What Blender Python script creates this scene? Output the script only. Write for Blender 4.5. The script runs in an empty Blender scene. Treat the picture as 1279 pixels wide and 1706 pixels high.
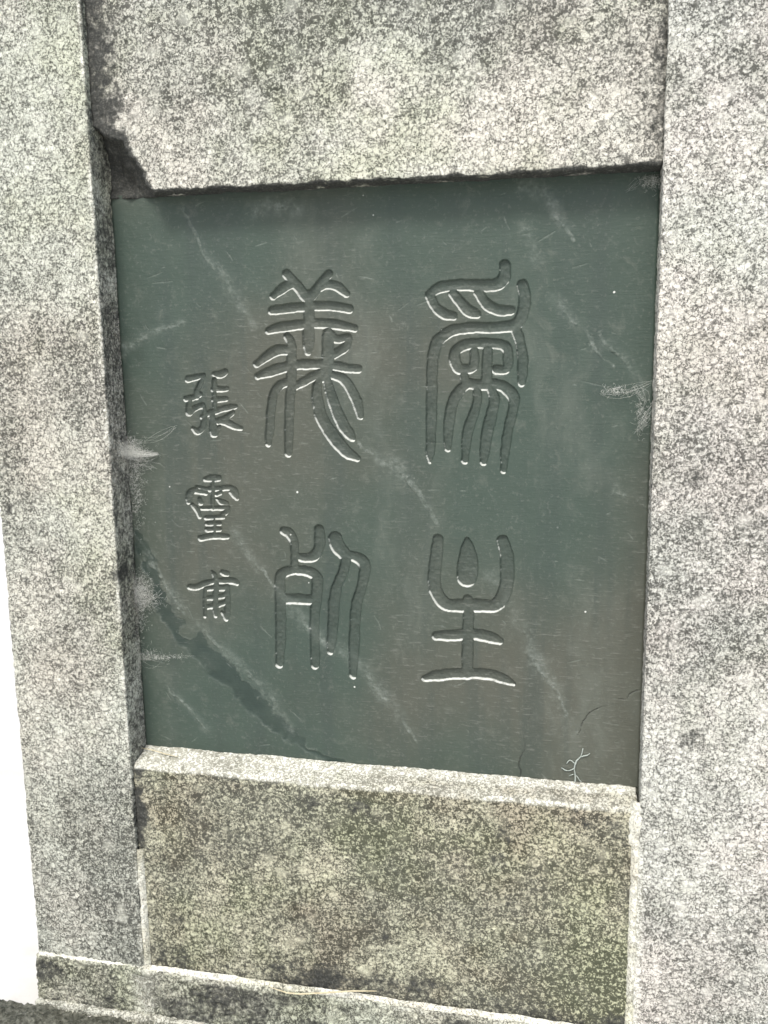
import bpy, math, random
import numpy as np
from mathutils import Vector, Matrix
random.seed(7)
rng = np.random.default_rng(11)
S = bpy.context.scene
COL = S.collection

# ------------------------------------------------------------------ camera
CAM = np.array([0.5371, -0.9652, 0.4902]); PITCH, YAW, ROLL, FPX = 0.1759, -0.22, -0.0148, 1545.8
Fv = np.array([math.sin(YAW)*math.cos(PITCH), math.cos(YAW)*math.cos(PITCH), -math.sin(PITCH)])
R0 = np.array([math.cos(YAW), -math.sin(YAW), 0.0]); U0 = np.cross(R0, Fv)
Rv = R0*math.cos(ROLL) + U0*math.sin(ROLL); Uv = -R0*math.sin(ROLL) + U0*math.cos(ROLL)
cam_d = bpy.data.cameras.new('camera'); cam = bpy.data.objects.new('camera', cam_d); COL.objects.link(cam)
cam_d.sensor_fit = 'VERTICAL'; cam_d.sensor_height = 24.0; cam_d.sensor_width = 18.0
cam_d.lens = FPX/1706*24.0; cam_d.clip_start = 0.02; cam_d.clip_end = 400
M = Matrix((Rv, Uv, -Fv)).transposed().to_4x4(); M.translation = Vector(CAM); cam.matrix_world = M
S.camera = cam

# ------------------------------------------------------------------ sky, sun, exposure
SUN_EL, SUN_AZ = 54.0, -8.0      # azimuth measured from the wall's outward normal (-y) towards -x
w = bpy.data.worlds.new('World'); S.world = w; w.use_nodes = True
nt = w.node_tree; nt.nodes.clear()
sky = nt.nodes.new('ShaderNodeTexSky'); sky.sky_type = 'NISHITA'; sky.sun_disc = False
el = math.radians(SUN_EL); az = math.radians(SUN_AZ)
to_sun = Vector((math.sin(az)*math.cos(el), -math.cos(az)*math.cos(el), math.sin(el)))
sky.sun_elevation = el; sky.sun_rotation = math.atan2(to_sun.x, to_sun.y)
sky.air_density = 1.0; sky.dust_density = 4.0; sky.ozone_density = 1.0
bg = nt.nodes.new('ShaderNodeBackground'); bg.inputs[1].default_value = 0.12
ow = nt.nodes.new('ShaderNodeOutputWorld')
nt.links.new(sky.outputs[0], bg.inputs[0]); nt.links.new(bg.outputs[0], ow.inputs[0])
sl = bpy.data.lights.new('sun', 'SUN'); sl.energy = 1.5; sl.angle = math.radians(14); sl.color = (1.0, 0.985, 0.955)
so = bpy.data.objects.new('sun', sl); COL.objects.link(so)
so.rotation_euler = to_sun.to_track_quat('Z', 'Y').to_euler()
vs = S.view_settings
vs.view_transform = 'Standard'; vs.look = 'None'; vs.gamma = 1.0; vs.use_curve_mapping = False
vs.exposure = 0.84

# ------------------------------------------------------------------ numpy helpers
def hit(u, v, ax, val):
    d = Fv + Rv*(u-639.5)/FPX - Uv*(v-853)/FPX
    return CAM + d*((val-CAM[ax])/d[ax])
def hash3(i, j, k, s):
    h = (i.astype(np.int64)*374761393 + j.astype(np.int64)*668265263 + k.astype(np.int64)*2147483647 + s*974634541) & 0xffffffff
    h = ((h ^ (h >> 13))*1274126177) & 0xffffffff
    h = ((h ^ (h >> 16))*2246822519) & 0xffffffff
    return ((h ^ (h >> 15)) & 0xffffff)/float(0xffffff)
def vnoise(P, scale, s=0):
    q = P*scale + 100.0; b = np.floor(q).astype(np.int64); f = q-b; f = f*f*(3-2*f)
    r = 0
    for di in (0, 1):
        for dj in (0, 1):
            for dk in (0, 1):
                wgt = (f[:, 0] if di else 1-f[:, 0])*(f[:, 1] if dj else 1-f[:, 1])*(f[:, 2] if dk else 1-f[:, 2])
                r = r + wgt*hash3(b[:, 0]+di, b[:, 1]+dj, b[:, 2]+dk, s)
    return r*2-1
def fbm(P, scale, o=3, s=0):
    r = 0; a = 1.0; t = 0
    for i in range(o):
        r = r + a*vnoise(P, scale*2**i, s+i*17); t += a; a *= .55
    return r/t
def sstep(a, b, x):
    t = np.clip((x-a)/(b-a), 0, 1); return t*t*(3-2*t)

def make_mesh(name, V, Q, mat, parent=None, smooth=True, attrs=None):
    me = bpy.data.meshes.new(name)
    V = np.asarray(V, dtype=np.float32); Q = np.asarray(Q, dtype=np.int32); n = Q.shape[1]
    me.vertices.add(len(V)); me.vertices.foreach_set('co', V.ravel())
    me.loops.add(Q.size); me.loops.foreach_set('vertex_index', Q.ravel())
    me.polygons.add(len(Q)); me.polygons.foreach_set('loop_start', np.arange(0, Q.size, n, dtype=np.int32))
    if smooth: me.polygons.foreach_set('use_smooth', np.ones(len(Q), dtype=bool))
    me.update(calc_edges=True); me.validate()
    for k, a in (attrs or {}).items():
        at = me.attributes.new(k, 'FLOAT', 'POINT'); at.data.foreach_set('value', np.asarray(a, dtype=np.float32))
    o = bpy.data.objects.new(name, me); COL.objects.link(o); me.materials.append(mat)
    if parent: o.parent = parent
    return o
def tag(o, label=None, cat=None, group=None, kind=None):
    for k, v in (('label', label), ('category', cat), ('group', group), ('kind', kind)):
        if v: o[k] = v
    return o
def empty(name):
    o = bpy.data.objects.new(name, None); COL.objects.link(o); o.empty_display_size = .05; return o

# ------------------------------------------------------------------ materials
class NT:
    def __init__(s, name):
        s.m = bpy.data.materials.new(name); s.m.use_nodes = True; s.t = s.m.node_tree; s.n = s.t.nodes
        s.b = s.n['Principled BSDF']; s.co = s.n.new('ShaderNodeTexCoord').outputs['Object']
    def link(s, a, b): s.t.links.new(a, b)
    def _in(s, sock, v):
        if isinstance(v, bpy.types.NodeSocket): s.link(v, sock)
        elif v is not None: sock.default_value = v
    def noise(s, scale, detail=3, rough=.55, co=None, dist=0):
        n = s.n.new('ShaderNodeTexNoise'); s._in(n.inputs['Vector'], co or s.co)
        n.inputs['Scale'].default_value = scale; n.inputs['Detail'].default_value = detail
        n.inputs['Roughness'].default_value = rough; n.inputs['Distortion'].default_value = dist
        return n
    def vor(s, scale, feat='F1', co=None, rnd=1):
        n = s.n.new('ShaderNodeTexVoronoi'); n.feature = feat; s._in(n.inputs['Vector'], co or s.co)
        n.inputs['Scale'].default_value = scale; n.inputs['Randomness'].default_value = rnd
        return n
    def math(s, op, a, b=None, c=None, clamp=False):
        n = s.n.new('ShaderNodeMath'); n.operation = op; n.use_clamp = clamp
        for i, v in enumerate((a, b, c)): s._in(n.inputs[i], v)
        return n.outputs[0]
    def vmath(s, op, a, b=None, sc=None):
        n = s.n.new('ShaderNodeVectorMath'); n.operation = op
        s._in(n.inputs[0], a); s._in(n.inputs[1], b)
        if sc is not None: s._in(n.inputs['Scale'], sc)
        return n.outputs[0]
    def ramp(s, v, lo, hi, a=0.0, b=1.0, smooth=True):
        n = s.n.new('ShaderNodeMapRange'); n.interpolation_type = 'SMOOTHSTEP' if smooth else 'LINEAR'
        s._in(n.inputs['Value'], v)
        for k, x in zip(('From Min', 'From Max', 'To Min', 'To Max'), (lo, hi, a, b)): s._in(n.inputs[k], x)
        return n.outputs[0]
    def mix(s, f, a, b, mode='MIX'):
        n = s.n.new('ShaderNodeMix'); n.data_type = 'RGBA'; n.blend_type = mode
        s._in(n.inputs[0], f)
        for i, v in ((6, a), (7, b)): s._in(n.inputs[i], (*v, 1) if isinstance(v, tuple) and len(v) == 3 else v)
        return n.outputs[2]
    def attr(s, name):
        n = s.n.new('ShaderNodeAttribute'); n.attribute_name = name; return n.outputs['Fac']
    def bump(s, h, strength=.5, dist=.002, nrm=None):
        n = s.n.new('ShaderNodeBump'); n.inputs['Strength'].default_value = strength; n.inputs['Distance'].default_value = dist
        s._in(n.inputs['Height'], h)
        if nrm is not None: s.link(nrm, n.inputs['Normal'])
        return n.outputs[0]
    def mapping(s, scale=(1, 1, 1), rot=(0, 0, 0), co=None):
        n = s.n.new('ShaderNodeMapping'); s._in(n.inputs['Vector'], co or s.co)
        n.inputs['Scale'].default_value = scale; n.inputs['Rotation'].default_value = rot
        return n.outputs[0]
    def out(s, col, rough=.8, nrm=None, spec=.35):
        s._in(s.b.inputs['Base Color'], (*col, 1) if isinstance(col, tuple) and len(col) == 3 else col)
        s._in(s.b.inputs['Roughness'], rough); s.b.inputs['Specular IOR Level'].default_value = spec
        if nrm is not None: s.link(nrm, s.b.inputs['Normal'])
        return s.m

def granite(name, light=(.60, .60, .56), lines=1.0, seed=0.0):
    """Grey granite: pale feldspar grains, crooked strings of black biotite between them; the broad stains, painted shade,
    algae and lime come from attributes of the block itself."""
    g = NT(name)
    co = g.vmath('ADD', g.co, (seed*3.1, seed*1.7, seed*2.3))
    wob = g.noise(270, 2, .7, co)
    cw = g.vmath('ADD', co, g.vmath('SCALE', g.vmath('SUBTRACT', wob.outputs['Color'], (.5, .5, .5)), sc=.0105))
    edge = g.vor(160, 'DISTANCE_TO_EDGE', cw).outputs['Distance']
    tone = g.attr('tone')
    nA = g.noise(160, 3, .68, co).outputs[0]; nL = g.noise(74, 4, .72, co).outputs[0]
    fine = g.noise(430, 2, .6, co).outputs[0]
    thr = g.math('MULTIPLY', g.ramp(g.math('ADD', g.math('MULTIPLY', nL, .5), g.math('MULTIPLY', tone, .5)), .12, .85, .15, .36), lines)
    l1 = g.math('MULTIPLY', g.math('SUBTRACT', 1.0, g.ramp(edge, g.math('MULTIPLY', thr, .2), thr)), g.math('MULTIPLY', g.ramp(fine, .33, .55, .3, 1.0), g.ramp(nL, .34, .56, .72, 1.0)))
    fk = g.ramp(g.math('ADD', g.math('ADD', g.math('MULTIPLY', nA, .66), g.math('MULTIPLY', fine, .30)), g.math('MULTIPLY', tone, .075)), .505, .585)       # biotite flecks
    l2 = g.ramp(g.math('ABSOLUTE', g.math('SUBTRACT', fine, .5)), .01, .07, .45, 0.0)
    dark = g.math('MAXIMUM', g.math('MAXIMUM', l1, g.math('MULTIPLY', fk, g.ramp(thr, .1, .26, .6, 1.0))), g.math('MULTIPLY', l2, g.ramp(thr, .08, .2)))
    col = g.mix(g.ramp(nL, .32, .68), tuple(min(.85, c*1.34) for c in light), tuple(min(.85, c*1.14) for c in light))
    col = g.mix(g.math('MULTIPLY', g.ramp(wob.outputs[0], .5, .68), .45), col, (light[0]*.66, light[1]*.65, light[2]*.66))
    col = g.mix(g.math('MULTIPLY', g.attr('pale'), .7), col, tuple(min(.9, c*1.2) for c in light))
    dk = g.math('MULTIPLY', dark, g.math('SUBTRACT', .9, g.math('MULTIPLY', g.attr('pale'), .5)))
    col = g.mix(dk, col, (.022, .022, .019))
    col = g.mix(g.math('MULTIPLY', tone, .30), col, (.115, .12, .108))
    col = g.mix(g.attr('green'), col, g.mix(g.ramp(dark, .2, .8), (.40, .415, .27), (.06, .066, .035)))
    col = g.mix(g.attr('brown'), col, g.mix(g.ramp(dark, .2, .8), (.34, .29, .225), (.045, .036, .026)))
    hue = g.attr('hue'); col = g.mix(1.0, col, g.mix(hue, (1.02, .995, .97), (.97, 1.0, .97)), 'MULTIPLY')
    sa = g.attr('stain_shade'); stn = g.ramp(g.math('ADD', sa, g.math('MULTIPLY', g.math('SUBTRACT', g.math('ADD', nA, nL), 1.0), .9)), .25, .8, 0.0, .98)
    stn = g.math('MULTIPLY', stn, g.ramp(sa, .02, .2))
    col = g.mix(stn, col, g.mix(g.ramp(fine, .45, .75), (.034, .036, .033), (.095, .097, .085)))  # dark tone shared by stains and painted shade
    pale = g.math('MULTIPLY', g.attr('lime'), g.ramp(nL, .3, .55, .35, 1.0))
    col = g.mix(pale, col, g.mix(g.ramp(dark, .3, .9), (.70, .71, .64), (.34, .34, .28)))
    h = g.math('ADD', g.math('MULTIPLY', nA, 1.3), g.math('MULTIPLY', fine, .5))
    return g.out(col, .82, g.bump(h, .8, .0017), .25)

def slate():
    g = NT('dark_green_slate')
    wv = g.noise(9, 2, .5); cw = g.vmath('ADD', g.co, g.vmath('SCALE', g.vmath('SUBTRACT', wv.outputs['Color'], (.5, .5, .5)), sc=.09))
    diag = g.mapping((1.0, 1.0, .30), (0, math.radians(-38), 0), cw)
    flow = g.noise(9, 6, .66, diag).outputs[0]; soft = g.noise(2.6, 3, .5).outputs[0]
    streak = g.noise(1.0, 4, .6, g.mapping((34, 10, 2.4), (0, math.radians(3), 0))).outputs[0]
    fine = g.noise(240, 3, .65).outputs[0]; mott = g.noise(48, 5, .7, cw).outputs[0]
    col = g.mix(g.ramp(soft, .38, .62), (.042, .064, .050), (.070, .075, .058))
    col = g.mix(g.math('MULTIPLY', g.ramp(flow, .50, .74), .5), col, (.125, .143, .120))
    col = g.mix(g.math('MULTIPLY', g.ramp(flow, .46, .30), .55), col, (.033, .048, .038))
    col = g.mix(g.math('MULTIPLY', g.ramp(streak, .46, .70), .45), col, (.036, .052, .045))
    col = g.mix(g.math('MULTIPLY', g.ramp(mott, .54, .76), .28), col, (.155, .166, .140))
    col = g.mix(g.math('MULTIPLY', g.ramp(fine, .54, .76), .22), col, (.19, .20, .175))
    col = g.mix(g.math('MULTIPLY', g.attr('band'), .85), col, (.020, .035, .029))
    lv = g.math('MULTIPLY', g.attr('vein'), g.ramp(g.noise(120, 5, .72).outputs[0], .36, .68, .22, 1.0))
    col = g.mix(g.math('MULTIPLY', lv, .56), col, (.225, .255, .225))
    col = g.mix(g.math('MULTIPLY', g.attr('crack'), .85), col, (.022, .026, .022))
    col = g.mix(g.math('MULTIPLY', g.attr('cut'), .42), col, (.036, .048, .040))   # darker tone inside the chiselled cuts
    # light on the up- and right-facing cut walls, painted as a pale rim
    geo = g.n.new('ShaderNodeNewGeometry'); sx = g.n.new('ShaderNodeSeparateXYZ'); g.link(geo.outputs['Normal'], sx.inputs[0])
    lit_rim = g.math('MULTIPLY', g.ramp(g.math('ADD', sx.outputs[2], g.math('MULTIPLY', sx.outputs[0], .30)), .26, .6), g.ramp(g.noise(120, 3, .6).outputs[0], .25, .5, .45, 1.0))
    lit_rim = g.math('MULTIPLY', lit_rim, g.attr('lip'))
    col = g.mix(g.math('MULTIPLY', lit_rim, .85), col, (.62, .645, .59))
    # little lime flecks and insect specks
    sp = g.vor(95, 'F1'); spc = g.n.new('ShaderNodeSeparateColor'); g.link(sp.outputs['Color'], spc.inputs[0])
    fl = g.math('MULTIPLY', g.ramp(g.math('ADD', sp.outputs['Distance'], g.math('MULTIPLY', fine, .12)), .12, .2, 1, 0), g.ramp(spc.outputs[0], .985, .99))
    col = g.mix(fl, col, (.6, .62, .58))
    tick = g.noise(1.0, 3, .6, g.mapping((70, 120, 420))).outputs[0]
    tk = g.math('MULTIPLY', g.ramp(tick, .58, .7), g.ramp(soft, .36, .56))
    col = g.mix(g.math('MULTIPLY', tk, .24), col, (.24, .245, .22))
    h = g.math('ADD', g.math('MULTIPLY', tick, .5), g.math('MULTIPLY', fine, .4))
    h = g.math('ADD', h, g.math('MULTIPLY', flow, 1.2))
    return g.out(col, g.ramp(flow, .3, .7, .5, .68), g.bump(h, .5, .0014), .38)

def plain(name, c1, c2, scale, rough=.9, bump=.6, dist=.002):
    g = NT(name)
    n = g.noise(scale, 5, .65).outputs[0]
    return g.out(g.mix(g.ramp(n, .3, .7), c1, c2), rough, g.bump(g.noise(scale*3, 4, .65).outputs[0], bump, dist), .2)

M_LJ = granite('granite_left_pillar', (.49, .495, .44), 1.0, 1.0)
M_RJ = granite('granite_right_pillar', (.52, .515, .48), .95, 2.0)
M_LN = granite('granite_lintel', (.51, .51, .46), .95, 3.0)
M_SL = granite('granite_sill', (.46, .45, .35), 1.15, 4.0)
M_PL = granite('granite_plinth', (.44, .45, .38), 1.1, 5.0)
M_MORTAR = granite('lime_mortar', (.56, .555, .47), .5, 6.0)
M_SLATE = slate()
M_GROUND = plain('pale_concrete', (.72, .71, .66), (.60, .59, .54), 9, .9, .35, .003)
M_MOSS = plain('dark_moss', (.045, .048, .036), (.22, .225, .18), 170, .95, .9, .004)
M_WEB = plain('cobweb_silk', (.74, .75, .70), (.58, .59, .54), 40, .6, 0)
M_STRAW = plain('dry_straw', (.66, .60, .42), (.5, .44, .28), 120, .7, .2)
M_ROOT = plain('dry_rootlet', (.42, .47, .43), (.26, .3, .27), 200, .9, .4)

# ------------------------------------------------------------------ ground
gv = [(-60, -60, -.352), (60, -60, -.352), (60, 60, -.352), (-60, 60, -.352)]
tag(make_mesh('ground', gv, [(0, 1, 2, 3)], M_GROUND, smooth=False), kind='structure')

# ------------------------------------------------------------------ granite blocks
H = 0.6596; W = 0.60; D = 0.0404
def block(name, lo, hi, mat, parent, res=.0015, rad=.005, amp=.0011, seed=0, faces=('f', 'l', 'r', 't', 'b'),
          shape=None, stain_shade=None, lime=None, label=None, green=(.3, 0), brown=(.1, 0), tone=.6, tonef=None):
    """One hewn granite block as a single skin: dense, rough front and sides, closed by a plain back."""
    lo = np.array(lo, float); hi = np.array(hi, float)
    nx, ny, nz = [max(2, int(round((hi[i]-lo[i])/res))) for i in range(3)]
    ny = min(ny, 40)
    X = np.linspace(lo[0], hi[0], nx+1); Z = np.linspace(lo[2], hi[2], nz+1)
    # finer near the front in depth
    Y = lo[1] + (hi[1]-lo[1])*(np.linspace(0, 1, ny+1)**1.8)
    VV = []; QQ = []; off = 0
    def grid(A, B, f, flip):
        nonlocal off
        a, b = np.meshgrid(A, B, indexing='ij'); P = f(a.ravel(), b.ravel()); n1, n2 = len(A), len(B)
        i = np.arange(n1*n2).reshape(n1, n2)
        q = np.stack([i[:-1, :-1], i[1:, :-1], i[1:, 1:], i[:-1, 1:]], -1).reshape(-1, 4)
        if flip: q = q[:, ::-1]
        VV.append(P); QQ.append(q+off); off += len(P)
    one = lambda a, v: np.full_like(a, v)
    if 'f' in faces: grid(X, Z, lambda a, b: np.stack([a, one(a, lo[1]), b], 1), False)
    if 'l' in faces: grid(Y, Z, lambda a, b: np.stack([one(a, lo[0]), a, b], 1), True)
    if 'r' in faces: grid(Y, Z, lambda a, b: np.stack([one(a, hi[0]), a, b], 1), False)
    if 't' in faces: grid(X, Y, lambda a, b: np.stack([a, b, one(a, hi[2])], 1), False)
    if 'b' in faces: grid(X, Y, lambda a, b: np.stack([a, b, one(a, lo[2])], 1), True)
    grid(X[[0, -1]], Z[[0, -1]], lambda a, b: np.stack([a, one(a, hi[1]), b], 1), True)
    V = np.concatenate(VV); Q = np.concatenate(QQ)
    key = np.round(V*1e6).astype(np.int64)
    _, idx, inv = np.unique(key, axis=0, return_index=True, return_inverse=True); inv = inv.ravel()
    V = V[idx]; Q = inv[Q]
    # uneven, slightly chipped arrises
    s3 = np.array([seed*1.3, seed*.7, seed*2.1])
    ch = fbm(V+s3, 38, 3, seed)
    r = rad*(.7 + .5*ch) + .006*np.clip(ch-.42, 0, 1)
    r = np.clip(r, .0006, .02)[:, None]
    inner = np.clip(V, lo+r, hi-r); dv = V-inner; L = np.linalg.norm(dv, axis=1, keepdims=True)
    N = dv/np.maximum(L, 1e-9)
    P = np.where(L > 1e-9, inner + N*r, V)
    P += N*(amp*(.9-1.9*np.abs(fbm(V+s3, 150, 2, seed+3)) + .8*fbm(V+s3, 22, 2, seed+5))[:, None])
    if shape is not None: P = shape(P, V)
    n1 = fbm(V+s3, 7, 4, seed+11); n2 = fbm(V+s3+5, 6, 4, seed+13); n3 = fbm(V+s3+9, 9, 4, seed+15); n4 = fbm(V+s3, 45, 3, seed+29)
    pal = np.zeros(len(V)); rr = np.random.default_rng(seed)
    for _ in range(int(90*(hi[0]-lo[0])*(hi[2]-lo[2])/.18)):
        c = np.array([rr.uniform(lo[0], hi[0]), lo[1], rr.uniform(lo[2], hi[2])]); R = rr.uniform(.003, .008)
        m = np.abs(V[:, 0]-c[0]) < 3*R
        pal[m] = np.maximum(pal[m], rr.uniform(.4, 1)*np.exp(-(np.sum((V[m]-c)**2, 1)/R**2)**2))
    sp3 = lambda n, lim: np.clip(lim[0]*sstep(-.12, .5, n+.25*n4) + lim[1], 0, 1)
    at = {'stain_shade': np.zeros(len(V)) if stain_shade is None else np.clip(stain_shade(V), 0, 1.3),
          'lime': np.zeros(len(V)) if lime is None else np.clip(lime(V), 0, 1),
          'tone': np.clip(tone*sstep(-.30, .45, n1+.3*n4+.3*fbm(V+s3, 18, 3, seed+31)) + (0 if tonef is None else tonef(V)), 0, 1), 'green': sp3(n2, green), 'brown': sp3(n3, brown), 'pale': pal, 'hue': sstep(-.4, .4, fbm(V+s3+2, 5, 3, seed+37)+.3*n4)}
    o = make_mesh(name, P, Q, mat, parent, attrs=at)
    if label: o['label'] = label
    return o

mon = empty('stone_monument'); mon.location = (0.3, 0, -.352)
tag(mon, 'weathered grey granite frame of hewn blocks around the dark plaque', 'monument')
mon_inv = Matrix.Translation((-.3, 0, .352))
def px(V, pts_uv, y, rad_px):      # soft spot around a photo point that lies on the plane y
    r = 0
    for u, v, k in pts_uv:
        c = hit(u, v, 1, y); r = np.maximum(r, np.exp(-(((V[:, 0]-c[0])**2 + (V[:, 2]-c[2])**2)/(rad_px*k*.00066)**2)))
    return r
blocks = []
# left pillar
def st_lj(V):
    reveal = sstep(-.002, .0006, V[:, 0])*.55*sstep(-.4, .1, fbm(V, 30, 3, 5)+.15)  # reveal darkened in colour: brown staining plus painted shade
    edge = sstep(.06, .0, V[:, 2]+.285)*.0
    return reveal + .75*px(V, [(188, 960, .8), (165, 895, .8), (20, 850, 1.2), (40, 960, .8)], 0, 16)*np.clip(.6+fbm(V, 70, 3, 66), .1, 1)
blocks.append(block('pillar_block', (-.148, 0, -.281), (0, .16, 1.02), M_LJ, None, seed=1, rad=.0022, green=(.34, 0), brown=(.18, 0), tone=.55, tonef=lambda V: .22*sstep(.05, -.15, V[:, 2])+.15*sstep(-.11, -.148, V[:, 0]), stain_shade=st_lj,
      lime=lambda V: .7*np.exp(-((V[:, 0]+.001)/.002)**2)*sstep(.004, .0, V[:, 1])*sstep(-.2, .3, fbm(V, 25, 3, 88)), label='narrow granite pillar left of the plaque'))
# right pillar
blocks.append(block('pillar_block', (.6, 0, -.40), (.86, .16, 1.0), M_RJ, None, seed=2, rad=.0022, green=(.14, 0), brown=(.14, 0), tone=.48,
      stain_shade=lambda V: .5*px(V, [(1160, 800, 1), (1150, 1230, 1.3)], 0, 26),
      lime=lambda V: .8*np.exp(-((V[:, 0]-.600)/.005)**2)*sstep(-.02, -.08, V[:, 2]), label='broad pale granite pillar right of the plaque'))
# lintel with its broken lower left corner
CHIP = [hit(u, v, 1, .012)[[0, 2]] for u, v in [(120,205),(150,212),(180,226),(203,236),(218,262),(232,276),(241,298),(260,322),(260,360),(120,360)]]
def poly_sd(x, z, poly):           # signed distance to a polygon, positive inside
    d = np.full(len(x), 9.0); ins = np.zeros(len(x), bool)
    for (x1, z1), (x2, z2) in zip(poly, poly[1:]+poly[:1]):
        dx, dz = x2-x1, z2-z1; t = np.clip(((x-x1)*dx+(z-z1)*dz)/(dx*dx+dz*dz), 0, 1)
        d = np.minimum(d, np.hypot(x-x1-t*dx, z-z1-t*dz))
        c = ((z1 > z) != (z2 > z)); ins ^= c & (x < (x2-x1)*(z-z1)/(z2-z1+1e-12)+x1)
    return np.where(ins, d, -d)
def chip(P, V):
    front = sstep(.06, .014, V[:, 1])
    t = poly_sd(V[:, 0], V[:, 2], CHIP) + .007*fbm(V, 75, 4, 9)
    dep = (sstep(-.001, .006, t)*.014 + np.clip(t, 0, .03)*.7)*front
    P = P.copy(); P[:, 1] += dep + sstep(.002, .008, dep)*(.009*(np.abs(fbm(V, 34, 3, 4))-.15) + .0025*fbm(V, 110, 3, 6))
    P[:, 2] += sstep(H+.015, H, V[:, 2])*front*.0032*fbm(V, 30, 3, 33)
    return P
def st_ln(V):
    t = poly_sd(V[:, 0], V[:, 2], CHIP) + .007*fbm(V, 75, 4, 9)
    joint = sstep(.075, .0, V[:, 0]+.025*fbm(V, 14, 3, 2))*.85 + sstep(.56, .605, V[:, 0]+.016*fbm(V, 30, 3, 3))*.55  # shade beside both pillars painted in, with staining along the left joint
    under = sstep(H+.0035, H+.0005, V[:, 2]+.003*fbm(V, 60, 2, 8))*.85  # darker along the lower edge and underside
    return sstep(-.009, .004, t)*1.3 + joint + under  # first term paints the shade of the broken corner
blocks.append(block('lintel_block', (.0003, .010, H), (.5997, .20, 1.0), M_LN, None, seed=3, rad=.003, amp=.0014, green=(.38, .02), brown=(.10, 0), tone=.5, tonef=lambda V: .38*sstep(.70, .88, V[:, 2]+.06*fbm(V, 9, 3, 44))-.5*px(V, [(900, 230, 1.3), (760, 230, 1.2), (620, 250, 1), (640, 90, 1), (1000, 220, 1)], .01, 75)+.12, shape=chip, stain_shade=st_ln,
      label='granite lintel above the plaque with a broken lower left corner'))
# sill block, its top weathered to a slope
def slope(P, V):
    P = P.copy(); k = sstep(-.04, 0, V[:, 2])
    P[:, 2] -= k*np.clip((D-V[:, 1])/.034, 0, 1.2)*.011
    P[:, 2] += k*.0022*fbm(V, 20, 3, 12)
    return P
def st_sl(V):
    a = sstep(-.03, .3, fbm(V, 9, 3, 41))*.5*sstep(-.2, -.27, V[:, 2])
    e = sstep(.022, .004, V[:, 0]+.008*fbm(V, 25, 3, 6))*.95*sstep(-.17, -.10, V[:, 2]) + sstep(.03, .0, V[:, 0])*.5*sstep(-.3, .3, fbm(V, 20, 3, 6)) + sstep(-.235, -.28, V[:, 2])*.55  # first term paints the left pillar's shadow strip on the sill end
    f = .7*px(V, [(600, 1345, 1.2), (520, 1335, .8), (845, 1390, 1.2), (830, 1430, 1), (1035, 1400, 1), (1020, 1360, 1), (980, 1370, .8), (300, 1530, 1.1), (850, 1500, .8), (640, 1560, .5)], .006, 24)
    drip = .55*sstep(.1, .5, fbm(V*np.array([1, 1, .22]), 34, 3, 47))*sstep(-.11, -.0, V[:, 2]+.05*fbm(V, 12, 2, 48))
    return (a+e+f+drip)*sstep(.012, .008, V[:, 1])*np.clip(.75+.7*fbm(V, 60, 3, 49), .2, 1)
def lm_sl(V):
    top = sstep(-.004, .0, V[:, 2]); n = fbm(V*np.array([.5, 1.6, 1]), 55, 4, 51); back = sstep(.022, .033, V[:, 1]+.006*n)
    left = sstep(.45, .05, V[:, 0]+.12*n)
    arris = np.exp(-((V[:, 2]+.0005)/.003)**2)*sstep(.009, .0065, V[:, 1])
    return top*np.clip(.42+.5*left+.85*back+.4*n, 0, 1) + arris*sstep(-.3, .25, fbm(V, 45, 3, 52))*.85
blocks.append(block('sill_block', (.0006, .006, -.281), (.5965, .20, .001), M_SL, None, seed=4, rad=.0022, amp=.0014, green=(.6, .05), brown=(.6, .03), tone=.8, tonef=lambda V: .15-.45*px(V, [(800, 1480, 1), (560, 1480, 1), (980, 1520, 1), (700, 1560, 1)], .006, 60)+.08, shape=slope, stain_shade=st_sl, lime=lm_sl,
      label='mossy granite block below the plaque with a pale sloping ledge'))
# plinth: two stones and the footing under them
def lm_pl(V): return np.exp(-((V[:, 2]+.2825+.003*fbm(V, 30, 3, 57))/.0035)**2)*.42*sstep(-.05, .45, fbm(V, 40, 3, 58)) + .55*np.exp(-((V[:, 0]-.0)/.016)**2)*sstep(.2, .5, vnoise(V, 50, 7)+.6)
def st_pl(V): return .62*sstep(-.3, .35, fbm(V*np.array([1, 1, 1.4]), 22, 4, 19))*sstep(-.2845, -.288, V[:, 2])
blocks.append(block('plinth_block', (-.15, -.004, -.3425), (-.0004, .17, -.2815), M_PL, None, seed=5, rad=.002, green=(.4, .03), tone=.75, amp=.0022, lime=lm_pl, stain_shade=st_pl))
blocks.append(block('plinth_block', (.0004, -.005, -.3425), (.5985, .17, -.2825), M_PL, None, seed=6, rad=.002, green=(.4, .03), tone=.75, amp=.0024, lime=lm_pl, stain_shade=st_pl))
blocks.append(block('footing_block', (-.152, -.0115, -.42), (.5985, .17, -.3435), M_PL, None, seed=7, rad=.003, green=(.5, .1), tone=.9, amp=.0028,
      lime=lambda V: sstep(-.352, -.345, V[:, 2]+.006*fbm(V, 40, 3, 61))*.4, stain_shade=lambda V: .95*sstep(-.350, -.356, V[:, 2]+.004*fbm(V, 40, 3, 62))))
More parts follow.
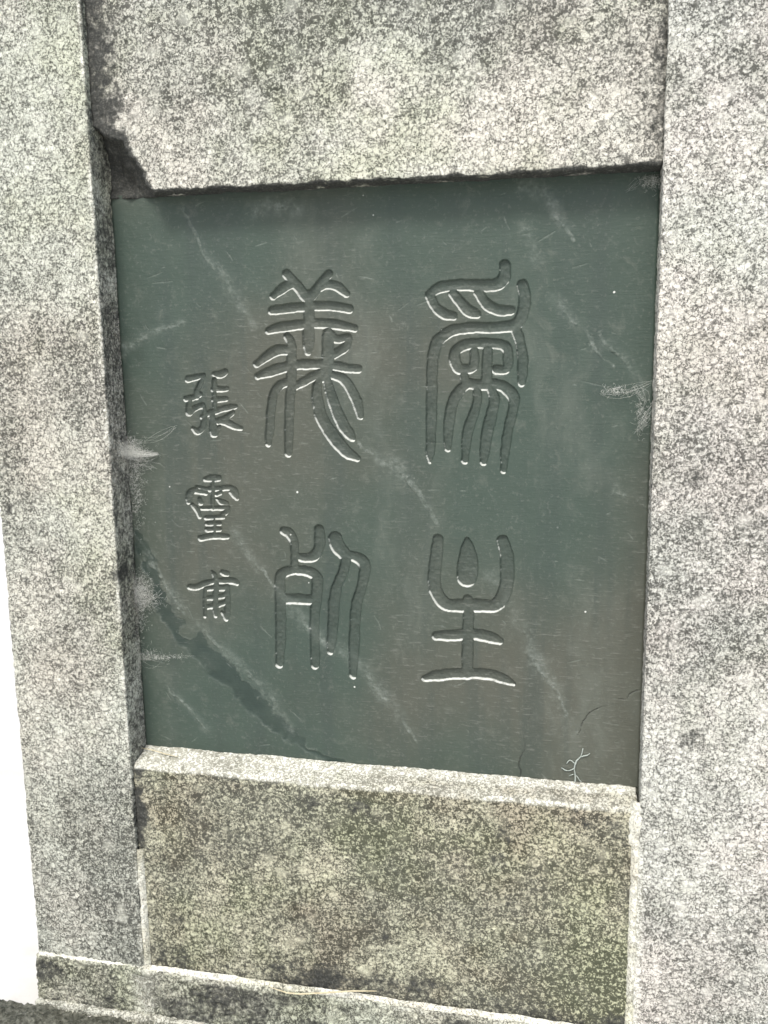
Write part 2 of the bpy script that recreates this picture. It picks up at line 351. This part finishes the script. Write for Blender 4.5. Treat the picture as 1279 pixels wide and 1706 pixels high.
# mortar in the joints
def mortar(a, b, wid, y, seed, proud=.0016, label=None):
    """A smear of pointing along a joint from a to b (x, z): highest in the middle, sinking raggedly into the stones."""
    a = np.array(a); b = np.array(b); L = np.linalg.norm(b-a); t = (b-a)/L; n = np.array([t[1], -t[0]])
    A = np.arange(0, L, .0012); B = np.linspace(-1, 1, 18); aa, bb = np.meshgrid(A, B, indexing='ij')
    xz = a + aa.reshape(-1, 1)*t + bb.reshape(-1, 1)*n*wid
    P3 = np.stack([xz[:, 0], np.zeros(len(xz)), xz[:, 1]], 1)
    prof = proud*(1-bb.ravel()**2*3.2) + .0030*fbm(P3, 42, 4, seed) + .0006*fbm(P3, 260, 2, seed+1)
    prof = np.minimum(prof, .0022)
    V = np.stack([xz[:, 0], y-prof, xz[:, 1]], 1)
    i = np.arange(len(V)).reshape(aa.shape)
    q = np.stack([i[:-1, :-1], i[1:, :-1], i[1:, 1:], i[:-1, 1:]], -1).reshape(-1, 4)
    if np.cross(t, n) > 0: q = q[:, ::-1]
    z = np.zeros(len(V)); o = make_mesh('mortar_joint', V, q, M_MORTAR, None, attrs=dict(tone=.4*sstep(-.3, .5, fbm(P3, 30, 3, seed+4)), green=.25*sstep(0, .5, fbm(P3, 15, 3, seed+5)),
        brown=.25*sstep(0, .5, fbm(P3, 20, 3, seed+6)), pale=z, hue=z+.4, stain_shade=z, lime=.7*sstep(-.3, .3, fbm(P3, 35, 3, seed+7))))
    if label: o['label'] = label
    blocks.append(o)
mortar((.0030, -.284), (.0022, -.118), .0055, .0018, 21, .0013)
mortar((.5970, -.40), (.5978, -.035), .0060, .0022, 22, .0014)
mortar((-.147, -.2815), (.0, -.2825), .006, -.0012, 23)
mortar((.0, -.282), (.597, -.2815), .0055, -.0015, 25)
mortar((.5965, -.05), (.600, .003), .010, .0015, 24, .002, 'pale flaking mortar at the right end of the ledge')
for b in blocks:
    b.parent = mon; b.matrix_parent_inverse = mon_inv

# ------------------------------------------------------------------ the plaque and its inscription
def Z(reg, sc):
    return lambda x, y: (reg[0]+x/sc, reg[1]+y/sc)
CH = []
CH.append(('large seal script character with three curved tails, carved at upper left', Z((400, 430), 4.7385), [
 [(365,125,34),(440,210,38),(525,320,38)], [(700,125,32),(630,205,36),(555,310,36)],
 [(258,300,28),(320,250,34),(390,208,34),(440,210,30)], [(838,283,26),(770,228,34),(690,208,34),(620,235,30)],
 [(245,413,30),(350,400,34),(537,380,34)], [(537,374,34),(720,380,34),(862,403,30)],
 [(222,572,28),(330,545,36),(537,515,36)], [(537,515,36),(720,517,36),(898,553,30)],
 [(537,290,38),(538,500,42),(537,660,44),(536,738,30)],
 [(368,615,26),(400,680,36),(402,850,40),(400,1000,38),(388,1150,36),(382,1350,36),(378,1545,28)],
 [(130,838,26),(215,768,36),(300,728,38),(400,730,36)],
 [(135,932,26),(250,890,38),(400,850,38),(550,837,36),(700,845,36),(850,870,34),(935,873,30)],
 [(690,620,42),(692,760,46),(690,860,44),(655,940,40)], [(690,590,36),(760,640,30),(850,625,30)],
 [(858,640,28),(820,710,34),(720,770,34)],
 [(405,1025,28),(480,985,32),(560,940,34),(650,900,34)],
 [(400,970,30),(320,1000,34),(262,1070,32),(240,1200,34),(232,1350,34),(220,1465,26)],
 [(625,950,30),(605,1020,36),(608,1120,42),(645,1270,46),(730,1405,48),(830,1525,44),(925,1582,26)],
 [(680,960,34),(730,1130,40),(795,1290,44),(860,1390,38),(890,1428,20)],
 [(730,925,32),(820,960,38),(880,1050,40),(925,1150,38),(946,1248,28)]]))
CH.append(('large seal script character with claw-like top and five hanging legs, carved at upper right', Z((680, 420), 4.375), [
 [(705,95,38),(698,185,44),(640,238,44),(500,243,40),(350,240,38),(230,258,38),(150,310,28)],
 [(155,315,32),(200,400,34),(260,450,36),(328,466,28)],
 [(325,300,34),(385,372,36),(440,428,40),(500,452,28)],
 [(510,290,34),(565,372,36),(640,420,38),(745,425,34)],
 [(832,242,42),(848,330,42),(838,430,42),(785,525,40),(650,550,38),(450,553,36),(310,575,38),(215,650,42),(180,760,40),(172,900,38),(168,1200,38),(160,1450,30),(157,1530,14)],
 [(780,560,34),(815,660,36),(832,780,36),(832,880,36),(826,950,30)],
 [(640,855,34),(715,852,32),(728,770,36),(712,695,36),(640,668,34),(520,665,36),(420,675,36),(348,715,38),(336,775,38),(362,845,38),(420,855,34),(470,835,34),(484,770,32),(480,715,30)],
 [(576,700,32),(576,800,36),(570,940,38)], [(400,870,28),(415,950,34)],
 [(425,955,36),(520,968,38),(620,965,38),(700,985,40),(765,1055,42),(762,1150,36),(730,1290,34),(706,1450,34),(694,1590,24)],
 [(430,960,34),(370,1015,38),(325,1090,38),(302,1200,38),(290,1320,34),(288,1435,22)],
 [(500,980,30),(500,1090,32),(470,1200,36),(430,1330,38),(412,1520,24)],
 [(600,980,32),(628,1080,36),(602,1200,40),(570,1340,42),(548,1530,26)]]))
CH.append(('large seal script character with arched box and two long right strokes, carved at lower left', Z((430, 860), 5.8136), [
 [(245,140,36),(300,165,44),(342,240,42),(350,350,38),(350,500,36)],
 [(588,130,46),(594,220,50),(582,320,48),(540,385,48),(470,405,42),(370,395,36)],
 [(350,525,40),(250,545,46),(207,600,48),(208,720,48),(212,900,48),(214,1150,48),(205,1430,38)],
 [(350,525,40),(460,530,46),(560,580,50),(568,690,54),(556,850,48),(542,1000,44),(545,1200,44),(552,1440,42)],
 [(210,800,46),(350,803,46),(560,812,46)],
 [(742,215,62),(770,290,66),(830,360,58),(848,420,48),(820,540,46),(772,650,46),(735,800,50),(722,1000,50),(708,1200,44),(700,1315,30)],
 [(830,375,44),(930,392,48),(1020,450,56),(1028,550,50),(1000,690,48),(958,830,48),(936,1000,50),(926,1250,50),(918,1540,34)]]))
CH.append(('large seal script character with a flame-shaped dot in a cup, carved at lower right', Z((680, 870), 5.881), [
 [(290,170,50),(272,350,58),(250,560,58),(285,710,60),(380,808,60),(520,815,62),(720,818,62),(850,815,62),(930,720,64),(970,550,64),(962,330,62),(922,180,52)],
 [(575,170,26),(580,240,56),(582,330,80),(580,430,96),(575,535,92)],
 [(578,760,46),(590,900,50),(582,1100,54),(578,1490,54)],
 [(280,1115,44),(450,1108,54),(640,1100,54),(800,1128,54),(895,1162,38)],
 [(165,1530,34),(300,1502,52),(540,1482,52),(780,1492,52),(930,1535,48),(1030,1585,24)]]))
CH.append(('small signature character carved at left, topmost of three', Z((290, 600), 9.136), [
 [(205,290,44),(330,262,44),(440,235,38)], [(430,245,34),(395,350,38),(340,470,42),(340,560,40)],
 [(175,590,38),(280,570,42),(390,520,40)], [(240,580,36),(220,690,40),(215,800,46)],
 [(225,805,44),(310,735,42),(430,690,44)], [(430,690,40),(460,790,40),(455,920,44),(420,1040,44),(345,1090,46),(285,1040,30)],
 [(610,215,38),(700,220,54),(775,180,44)], [(605,300,36),(608,500,36),(612,760,36)],
 [(600,450,44),(800,435,36)], [(600,605,42),(790,590,34)],
 [(420,865,36),(500,815,42),(620,775,46),(800,728,46),(935,705,34)],
 [(570,830,44),(580,980,54),(600,1115,58)], [(605,1120,46),(690,1010,26)],
 [(885,800,36),(790,870,42),(660,935,44)], [(640,930,40),(780,950,46),(900,1005,48),(1015,1038,34)]]))
CH.append(('small signature character of many bars carved at left, middle of three', Z((290, 780), 9.136), [
 [(475,165,40),(580,155,52),(675,150,42)], [(580,170,30),(583,400,32),(585,620,32)],
 [(345,290,26),(470,315,34),(580,312,38),(700,310,38),(850,300,42),(925,350,44),(955,450,36)], [(860,360,36),(920,420,38)],
 [(330,330,34),(250,370,48),(220,440,50),(212,515,38)],
 [(325,358,34),(400,362,36),(485,378,30)], [(385,470,36),(405,530,38)],
 [(640,405,30),(700,375,34)], [(650,470,24),(720,515,44),(800,545,32)],
 [(270,555,30),(340,630,38),(388,735,30)], [(420,612,32),(600,606,34),(820,602,38)], [(820,610,38),(790,665,40),(740,700,34)],
 [(485,755,34),(745,745,34)], [(505,848,38),(690,840,38)], [(505,935,38),(690,928,38)],
 [(600,760,26),(600,1030,28)], [(400,1062,42),(600,1035,44),(810,1042,40)]]))
CH.append(('small signature character with a wide crossbar carved at left, lowest of three', Z((290, 930), 9.136), [
 [(235,438,38),(335,440,46),(450,392,44),(600,355,40),(780,342,44),(895,348,50),(955,382,34)],
 [(735,215,44),(805,235,44)], [(575,205,24),(610,260,42),(628,340,46),(625,550,46),(620,740,46),(632,880,30)],
 [(466,495,28),(466,700,32),(464,885,28)], [(470,470,30),(620,455,40),(800,450,42)],
 [(806,450,44),(808,650,46),(805,820,46),(792,925,38)], [(785,925,32),(730,825,26)],
 [(470,612,36),(620,600,36),(800,560,36)], [(470,745,40),(620,718,40),(800,668,40)]]))

RES = .00072
px0, px1, pz0, pz1 = -.004, .604, -.008, H+.004
gx = np.arange(px0, px1, RES); gz = np.arange(pz0, pz1, RES); NX, NZ = len(gx), len(gz)
GX, GZ = np.meshgrid(gx, gz, indexing='ij')
def cr(pts, sub=5):
    p = np.array(pts, float)
    if len(p) < 3:
        t = np.linspace(0, 1, 4)[:, None]; return p[0]*(1-t)+p[-1]*t
    q = np.vstack([2*p[0]-p[1], p, 2*p[-1]-p[-2]]); out = []
    for i in range(1, len(q)-2):
        for t in np.linspace(0, 1, sub, endpoint=False):
            out.append(.5*((2*q[i]) + (-q[i-1]+q[i+1])*t + (2*q[i-1]-5*q[i]+4*q[i+1]-q[i+2])*t*t + (-q[i-1]+3*q[i]-3*q[i+1]+q[i+2])*t**3))
    out.append(q[-2]); return np.array(out)
def to_plaque(uv, rpx):
    c = hit(uv[0], uv[1], 1, D); e = hit(uv[0]+1, uv[1], 1, D); return (c[0], c[2], rpx*np.linalg.norm(e-c))
def sdf_add(F, path, pad=.004):
    for a, b in zip(path[:-1], path[1:]):
        m = max(a[2], b[2])+pad
        i0 = np.searchsorted(gx, min(a[0], b[0])-m); i1 = np.searchsorted(gx, max(a[0], b[0])+m)
        j0 = np.searchsorted(gz, min(a[1], b[1])-m); j1 = np.searchsorted(gz, max(a[1], b[1])+m)
        if i1 <= i0 or j1 <= j0: continue
        x = GX[i0:i1, j0:j1]; z = GZ[i0:i1, j0:j1]; dx, dz = b[0]-a[0], b[1]-a[1]; L2 = dx*dx+dz*dz+1e-12
        t = np.clip(((x-a[0])*dx+(z-a[1])*dz)/L2, 0, 1)
        d = np.hypot(x-a[0]-t*dx, z-a[1]-t*dz)-(a[2]+t*(b[2]-a[2]))
        F[i0:i1, j0:j1] = np.minimum(F[i0:i1, j0:j1], d)
FLAT = np.stack([GX.ravel(), np.zeros(GX.size), GZ.ravel()], 1)
edge_n = (.00085*fbm(FLAT, 120, 3, 61)).reshape(NX, NZ)
dep = np.zeros((NX, NZ)); cut = np.zeros((NX, NZ)); lip = np.zeros((NX, NZ)); owner = np.full((NX, NZ), -1)
for ci, (lab, f, strokes) in enumerate(CH):
    F = np.full((NX, NZ), .004)
    sc = (f(1, 0)[0]-f(0, 0)[0])
    for st in strokes:
        path = [to_plaque(f(x, y), r*sc*(1.12 if ci < 4 else 1.13)) for x, y, r in cr(st)]
        sdf_add(F, path)
    F = F+edge_n
    big = ci < 4
    wall, dp = (.0015, .0030) if big else (.0013, .0024)
    k = np.clip(-F/wall, 0, 1); k = .75*k + .25*k*k*(3-2*k)
    dep = np.maximum(dep, dp*k); owner[F < .0002] = ci
    cut = np.maximum(cut, sstep(.0004, -.0012, F)); lip = np.maximum(lip, sstep(.0004, -.0003, F)*sstep(-wall*1.25, -wall*.7, F))
    dep = np.maximum(dep, (dp+np.clip(-F-wall, 0, .006)*.18)*k)
# natural bands, veins and cracks of the slate (photo pixels -> plaque plane)
def warp(F, a, b):                  # bend a drawn line so that it wanders like a natural seam
    ii, jj = np.meshgrid(np.arange(NX), np.arange(NZ), indexing='ij')
    wx = a*nB + b*nA; wz = a*nB2 + b*nA2
    return F[np.clip(ii+np.rint(wx/RES).astype(int), 0, NX-1), np.clip(jj+np.rint(wz/RES).astype(int), 0, NZ-1)]
def feature(paths):
    F = np.full((NX, NZ), .03)
    for pts in paths:
        sdf_add(F, [to_plaque((x, y), r) for x, y, r in cr(pts, 6)], .03)
    return F
nA = fbm(FLAT, 60, 4, 71).reshape(NX, NZ); nB = fbm(FLAT, 18, 3, 77).reshape(NX, NZ); nC = fbm(FLAT, 300, 2, 79).reshape(NX, NZ)
nA2 = fbm(FLAT+3.3, 60, 4, 72).reshape(NX, NZ); nB2 = fbm(FLAT+3.3, 18, 3, 78).reshape(NX, NZ)
bf = feature([[(205,800,3),(236,905,6),(262,985,9),(290,1035,12),(330,1085,15),(375,1125,15),(420,1165,15),(460,1205,12),(510,1240,9),(570,1275,8)]])
bf = warp(bf, .010, .012) + .006*nA2 + .004*nB
band = sstep(.0030, -.0030, bf)*np.clip(.85+.5*nA, .3, 1)
vf = feature([[(300,1010,1),(345,1060,2),(400,1110,2),(450,1160,3),(490,1215,2)], [(205,800,3),(230,900,4),(265,960,3),(310,1015,2)],
  [(395,890,1),(450,970,2),(520,1040,3),(590,1100,4),(640,1160,3),(690,1240,2)], [(600,740,2),(660,780,4),(700,830,5),(730,880,3)],
  [(820,960,2),(870,1060,4),(910,1130,3),(960,1220,2)], [(860,310,2),(910,320,3),(935,360,3),(955,400,2)],
  [(870,380,1),(895,430,1)], [(1000,560,3),(1040,600,4),(1070,650,4)], [(930,500,2),(975,560,2),(1015,615,1)],
  [(370,440,3),(395,490,3),(420,540,2)], [(300,350,2),(340,410,3),(365,450,2)], [(275,1145,1),(310,1180,2),(345,1215,1)],
  [(425,350,5),(455,340,6),(500,348,4)], [(1030,815,.5),(1060,835,1),(1080,850,.5)], [(200,575,.5),(250,550,1),(300,532,.6)]])
vf = warp(vf, .010, .006)
core = sstep(.0010, -.0005, vf + .0012*nA)*np.clip(.6+1.3*nA2, .05, 1); halo = np.exp(-(np.clip(vf, 0, 1)/.0060)**2)*np.clip(.30+.9*nB2+.4*nA, 0, .6)
vein = np.clip(np.maximum(core, halo) + .55*np.exp(-((bf-.0012)/.0016)**2)*np.clip(.5+1.3*nA2, 0, 1), 0, 1)
cf = feature([[(893,1130,.1),(884,1180,.2),(878,1205,.3),(873,1225,.6),(874,1245,.9),(869,1262,.7),(866,1292,.8)], [(962,1225,.3),(968,1208,.6),(976,1200,.3),(985,1187,.8),(1000,1178,.5),(1012,1176,.2),(1030,1166,.3),(1042,1165,.6),(1050,1157,.3),(1065,1152,.4)],
  [(830,1052,.1),(838,1010,.2)], [(720,740,.3),(770,740,.3)]]) 
cf = warp(cf, .002, .0035) + .0008*nA2
crack = sstep(.0005, -.0005, cf)*np.clip(.7+1.2*nB, .1, 1)
SF = np.full((NX, NZ), .03)
for _ in range(110):
    x0, z0 = rng.uniform(.01, .59), rng.uniform(.0, .65); an = rng.choice([rng.normal(.05, .22), rng.normal(-.95, .25), rng.normal(.35, .2)], p=[.5, .35, .15]); L = abs(rng.normal(0, .009))+.002
    sdf_add(SF, [(x0, z0, .0001), (x0+L*.5*math.cos(an)+rng.normal(0, .0006), z0+L*.5*math.sin(an), .00035), (x0+L*math.cos(an), z0+L*math.sin(an), .0001)], .002)
scr = sstep(.0007, -.0002, SF)
wide = feature([[(930,430,10),(990,540,14),(1050,620,14),(1085,690,10)], [(560,560,18),(660,700,18),(740,830,16),(860,1020,14),(960,1180,10)]])
Yp = D + dep + band*.0006 - vein*(.00045+.0011*nC+.0008*nA) + crack*.0012 + scr*.0004 - .0006*sstep(.012, -.008, wide)*(1+nA)
Yp += cut*.0007*(nA+.6*nC) + .0011*nB + .00025*nA + .00006*nC
# worn arris along the plaque's sides
rim = np.minimum.reduce([GX+.001-.0*GX, .601-GX, GZ+.002]); Yp += sstep(.004, 0, rim)*.002
PV = np.stack([GX.ravel(), Yp.ravel(), GZ.ravel()], 1)
I = np.arange(NX*NZ).reshape(NX, NZ)
PQ = np.stack([I[:-1, :-1], I[1:, :-1], I[1:, 1:], I[:-1, 1:]], -1).reshape(-1, 4)
qown = np.max(owner.ravel()[PQ], axis=1)
ATT = dict(band=band.ravel(), vein=np.maximum(vein, scr*.75).ravel(), crack=crack.ravel(), cut=cut.ravel(), lip=lip.ravel())
plaque = empty('slate_plaque'); plaque.location = (0.3, D, 0)
tag(plaque, 'dark green slate plaque carved with four large and three small characters', 'plaque')
p_inv = Matrix.Translation((-.3, -D, 0))
def sub(name, sel, extraV=None, extraQ=None):
    q = PQ[sel]; u, inv = np.unique(q, return_inverse=True); inv = inv.reshape(q.shape)
    v = PV[u]; at = {k: a[u] for k, a in ATT.items()}
    if extraV is not None:
        inv = np.vstack([inv, extraQ+len(v)]); v = np.vstack([v, extraV]); at = {k: np.concatenate([a, np.zeros(len(extraV))]) for k, a in at.items()}
    o = make_mesh(name, v, inv, M_SLATE, None, attrs=at); o.parent = plaque; o.matrix_parent_inverse = p_inv
    return o
bx = np.array([(x, y, z) for x in (px0, px1) for y in (D+.012, D+.045) for z in (pz0, pz1)])
bq = np.array([(0, 1, 3, 2), (4, 6, 7, 5), (0, 4, 5, 1), (2, 3, 7, 6), (0, 2, 6, 4), (1, 5, 7, 3)])
sub('slab', qown < 0, bx, bq)
for ci, (lab, f, st) in enumerate(CH):
    sub('carved_character', qown == ci)['label'] = lab

# ------------------------------------------------------------------ strands: cobwebs, straw, rootlet
def tubes(paths, sides=4):
    V = []; Q = []
    for p in paths:
        p = np.array(p, float); n = len(p); base = len(V)
        for i in range(n):
            d = p[min(i+1, n-1), :3]-p[max(i-1, 0), :3]; d /= np.linalg.norm(d)+1e-12
            a = np.cross(d, (0.31, .83, .47)); a /= np.linalg.norm(a)+1e-12; b = np.cross(d, a)
            for k in range(sides):
                an = 2*math.pi*k/sides; V.append(p[i, :3]+p[i, 3]*(a*math.cos(an)+b*math.sin(an)))
        for i in range(n-1):
            for k in range(sides):
                k2 = (k+1) % sides
                Q.append((base+i*sides+k, base+i*sides+k2, base+(i+1)*sides+k2, base+(i+1)*sides+k))
        Q.append(tuple(base+k for k in range(sides))[::-1] if sides == 4 else Q[-1]); Q.append(tuple(base+(n-1)*sides+k for k in range(sides)) if sides == 4 else Q[-1])
    return np.array(V), np.array(Q)
def pt(u, v, y=D-.001):
    return hit(u, v, 1, y)
def web(name, label, segs, fuzz=(), group='cobwebs on the plaque'):
    paths = []
    for (A, B, n, sa, sb, r) in segs:
        r *= .5
        for _ in range(int(n*2.6)):
            a = pt(A[0]+random.gauss(0, sa), A[1]+random.gauss(0, sa*1.5), A[2]); b = pt(B[0]+random.gauss(0, sb), B[1]+random.gauss(0, sb), B[2]-abs(random.gauss(0, .0012)))
            m = []
            sag = np.array([random.gauss(0, .003), -abs(random.gauss(0, .001)), random.gauss(-.001, .0035)])
            for t in np.linspace(0, 1, 6):
                m.append([*(a*(1-t)+b*t+sag*4*t*(1-t)), r*random.uniform(.7, 1.2)])
            paths.append(m)
    for (cu, cv, su, sv, n) in fuzz:
        for _ in range(int(n*2.2)):
            p = pt(cu+random.gauss(0, su), cv+random.gauss(0, sv), D-.0012-abs(random.gauss(0, .004))); d = np.array([random.gauss(0, 1), random.gauss(0, .3), random.gauss(0, 1)]); m = []
            for k in range(7):
                m.append([*p, .00005]); d = d + np.array([random.gauss(0, .8), random.gauss(0, .2), random.gauss(0, .8)]); d /= np.linalg.norm(d); p = p + d*.0008
            paths.append(m)
    V, Q = tubes(paths)
    V[:, 1] = np.minimum(V[:, 1], D-.0006); V[:, 0] = np.clip(V[:, 0], .0008, .5992)
    tag(make_mesh(name, V, Q, M_WEB), label, 'cobweb', group)
Y1, Y2, Y3 = D-.002, D-.012, D-.025
web('cobweb', 'thick white cobweb tuft with a long horizontal thread, at the left pillar', [
  ((196,748,Y3), (226,754,Y1), 36, 6, 7, .00011), ((198,756,Y2), (262,757,Y1), 16, 1.5, 1.5, .00013), ((214,758,Y1), (240,772,Y1), 10, 8, 8, .0001),
  ((225,768,Y1), (258,778,Y1), 3, 3, 4, .0001), ((240,735,Y1), (292,712,Y1), 2, 2, 3, .00009)],
  [(210,745,11,9,330), (222,755,14,5,200), (222,785,9,16,160), (228,835,6,22,90)])
web('cobweb', 'fuzzy white cobweb patch below the long-threaded tuft at the left pillar', [
  ((216,985,Y2), (240,985,Y1), 14, 10, 11, .0001), ((222,1000,Y1), (258,990,Y1), 6, 6, 7, .0001)],
  [(232,990,10,16,420), (240,1000,14,8,120), (226,1035,8,18,110)])
web('cobweb', 'thin faint cobweb threads running in from the left pillar above the lower left corner', [
  ((228,1100,Y2), (325,1092,Y1), 1, 1, 2, .00008), ((228,1094,Y2), (270,1099,Y1), 2, 4, 3, .00008)], [(246,1092,11,5,60), (275,1095,18,2,40)])
web('cobweb', 'forked cobweb threads reaching in from the right pillar beside the upper character', [
  ((1088,636,Y2), (1003,654,Y1), 2, 1.5, 3, .0001), ((1058,646,Y1), (1076,668,Y1), 4, 2, 2, .0001), ((1086,690,Y2), (1062,715,Y1), 4, 6, 8, .0001)],
  [(1030,650,16,4,60), (1070,690,7,16,70)])
web('cobweb', 'pale cobweb wisp in the upper right corner under the lintel', [
  ((1102,299,Y2), (1066,300,Y1), 3, 2, 3, .00009), ((1064,300,Y1), (1045,318,Y1), 2, 3, 5, .00009)], [(1085,304,10,5,60)])
# straw lying on the plinth edge
def strand(name, pts, mat, label, cat):
    V, Q = tubes([pts]); return tag(make_mesh(name, V, Q, mat), label, cat)
sp = [(450,1645,-.010,.0004),(478,1654,-.012,.0009),(500,1656,-.012,.0011),(540,1654,-.010,.0011),(585,1651,-.007,.0010),(627,1651,-.0035,.0006)]
strand('straw', [[*hit(u, v, 1, y), r] for u, v, y, r in sp], M_STRAW, 'pale dry straw lying along the foot of the mossy block', 'straw')
st2 = [(236,1246,.030,.0004),(255,1250,.026,.0006),(275,1256,.024,.0006),(296,1261,.022,.0004)]
strand('straw', [[*(hit(u, v, 1, y)), r] for u, v, y, r in st2], M_STRAW, 'short thin straw at the left end of the pale ledge', 'straw')
root = [[(957,1308,1.6),(958,1292,1.5),(957,1278,1.5),(960,1268,1.6),(968,1260,1.4),(971,1247,1.0)], [(966,1262,1.2),(975,1259,1.2),(983,1256,.7)],
        [(957,1280,1.4),(946,1284,1.3),(935,1279,.8)], [(957,1272,1.2),(949,1266,.9),(944,1273,.6)], [(957,1290,1.2),(963,1296,1.0),(969,1303,.6)], [(955,1290,1),(948,1293,.6)]]
V, Q = tubes([[[*pt(u, v, D-.0009), r*.00062] for u, v, r in cr(p, 4)] for p in root])
V += .0010*np.stack([fbm(V, 260, 2, s) for s in (1, 2, 3)], 1)
tag(make_mesh('rootlet', V, Q, M_ROOT), 'pale branching rootlet clinging to the lower right of the plaque', 'root')

# ------------------------------------------------------------------ dark moss at the foot of the monument
mx = np.arange(-.55, .30, .003); my = np.arange(-.30, -.010, .003)
MX, MY = np.meshgrid(mx, my, indexing='ij'); FP = np.stack([MX.ravel(), MY.ravel(), np.zeros(MX.size)], 1)
keep = -.014 - MY.ravel() - .035*sstep(.0, .12, MX.ravel()) + .02*fbm(FP, 14, 3, 97)
hgt = .004*np.clip(keep*45 + .9*fbm(FP, 40, 4, 91), -1, 1) + .007*np.abs(fbm(FP, 190, 2, 93)) + .003*fbm(FP, 60, 3, 95)
MV = np.stack([MX.ravel(), MY.ravel(), -.3505+hgt], 1)
I2 = np.arange(MX.size).reshape(MX.shape)
MQ = np.stack([I2[:-1, :-1], I2[1:, :-1], I2[1:, 1:], I2[:-1, 1:]], -1).reshape(-1, 4)
MQ = MQ[np.max(MV[MQ][:, :, 2], axis=1) > -.3555]
u, inv = np.unique(MQ, return_inverse=True)
tag(make_mesh('moss', MV[u], inv.reshape(MQ.shape), M_MOSS), 'dark moss and grit at the foot of the monument', 'moss', kind='stuff')
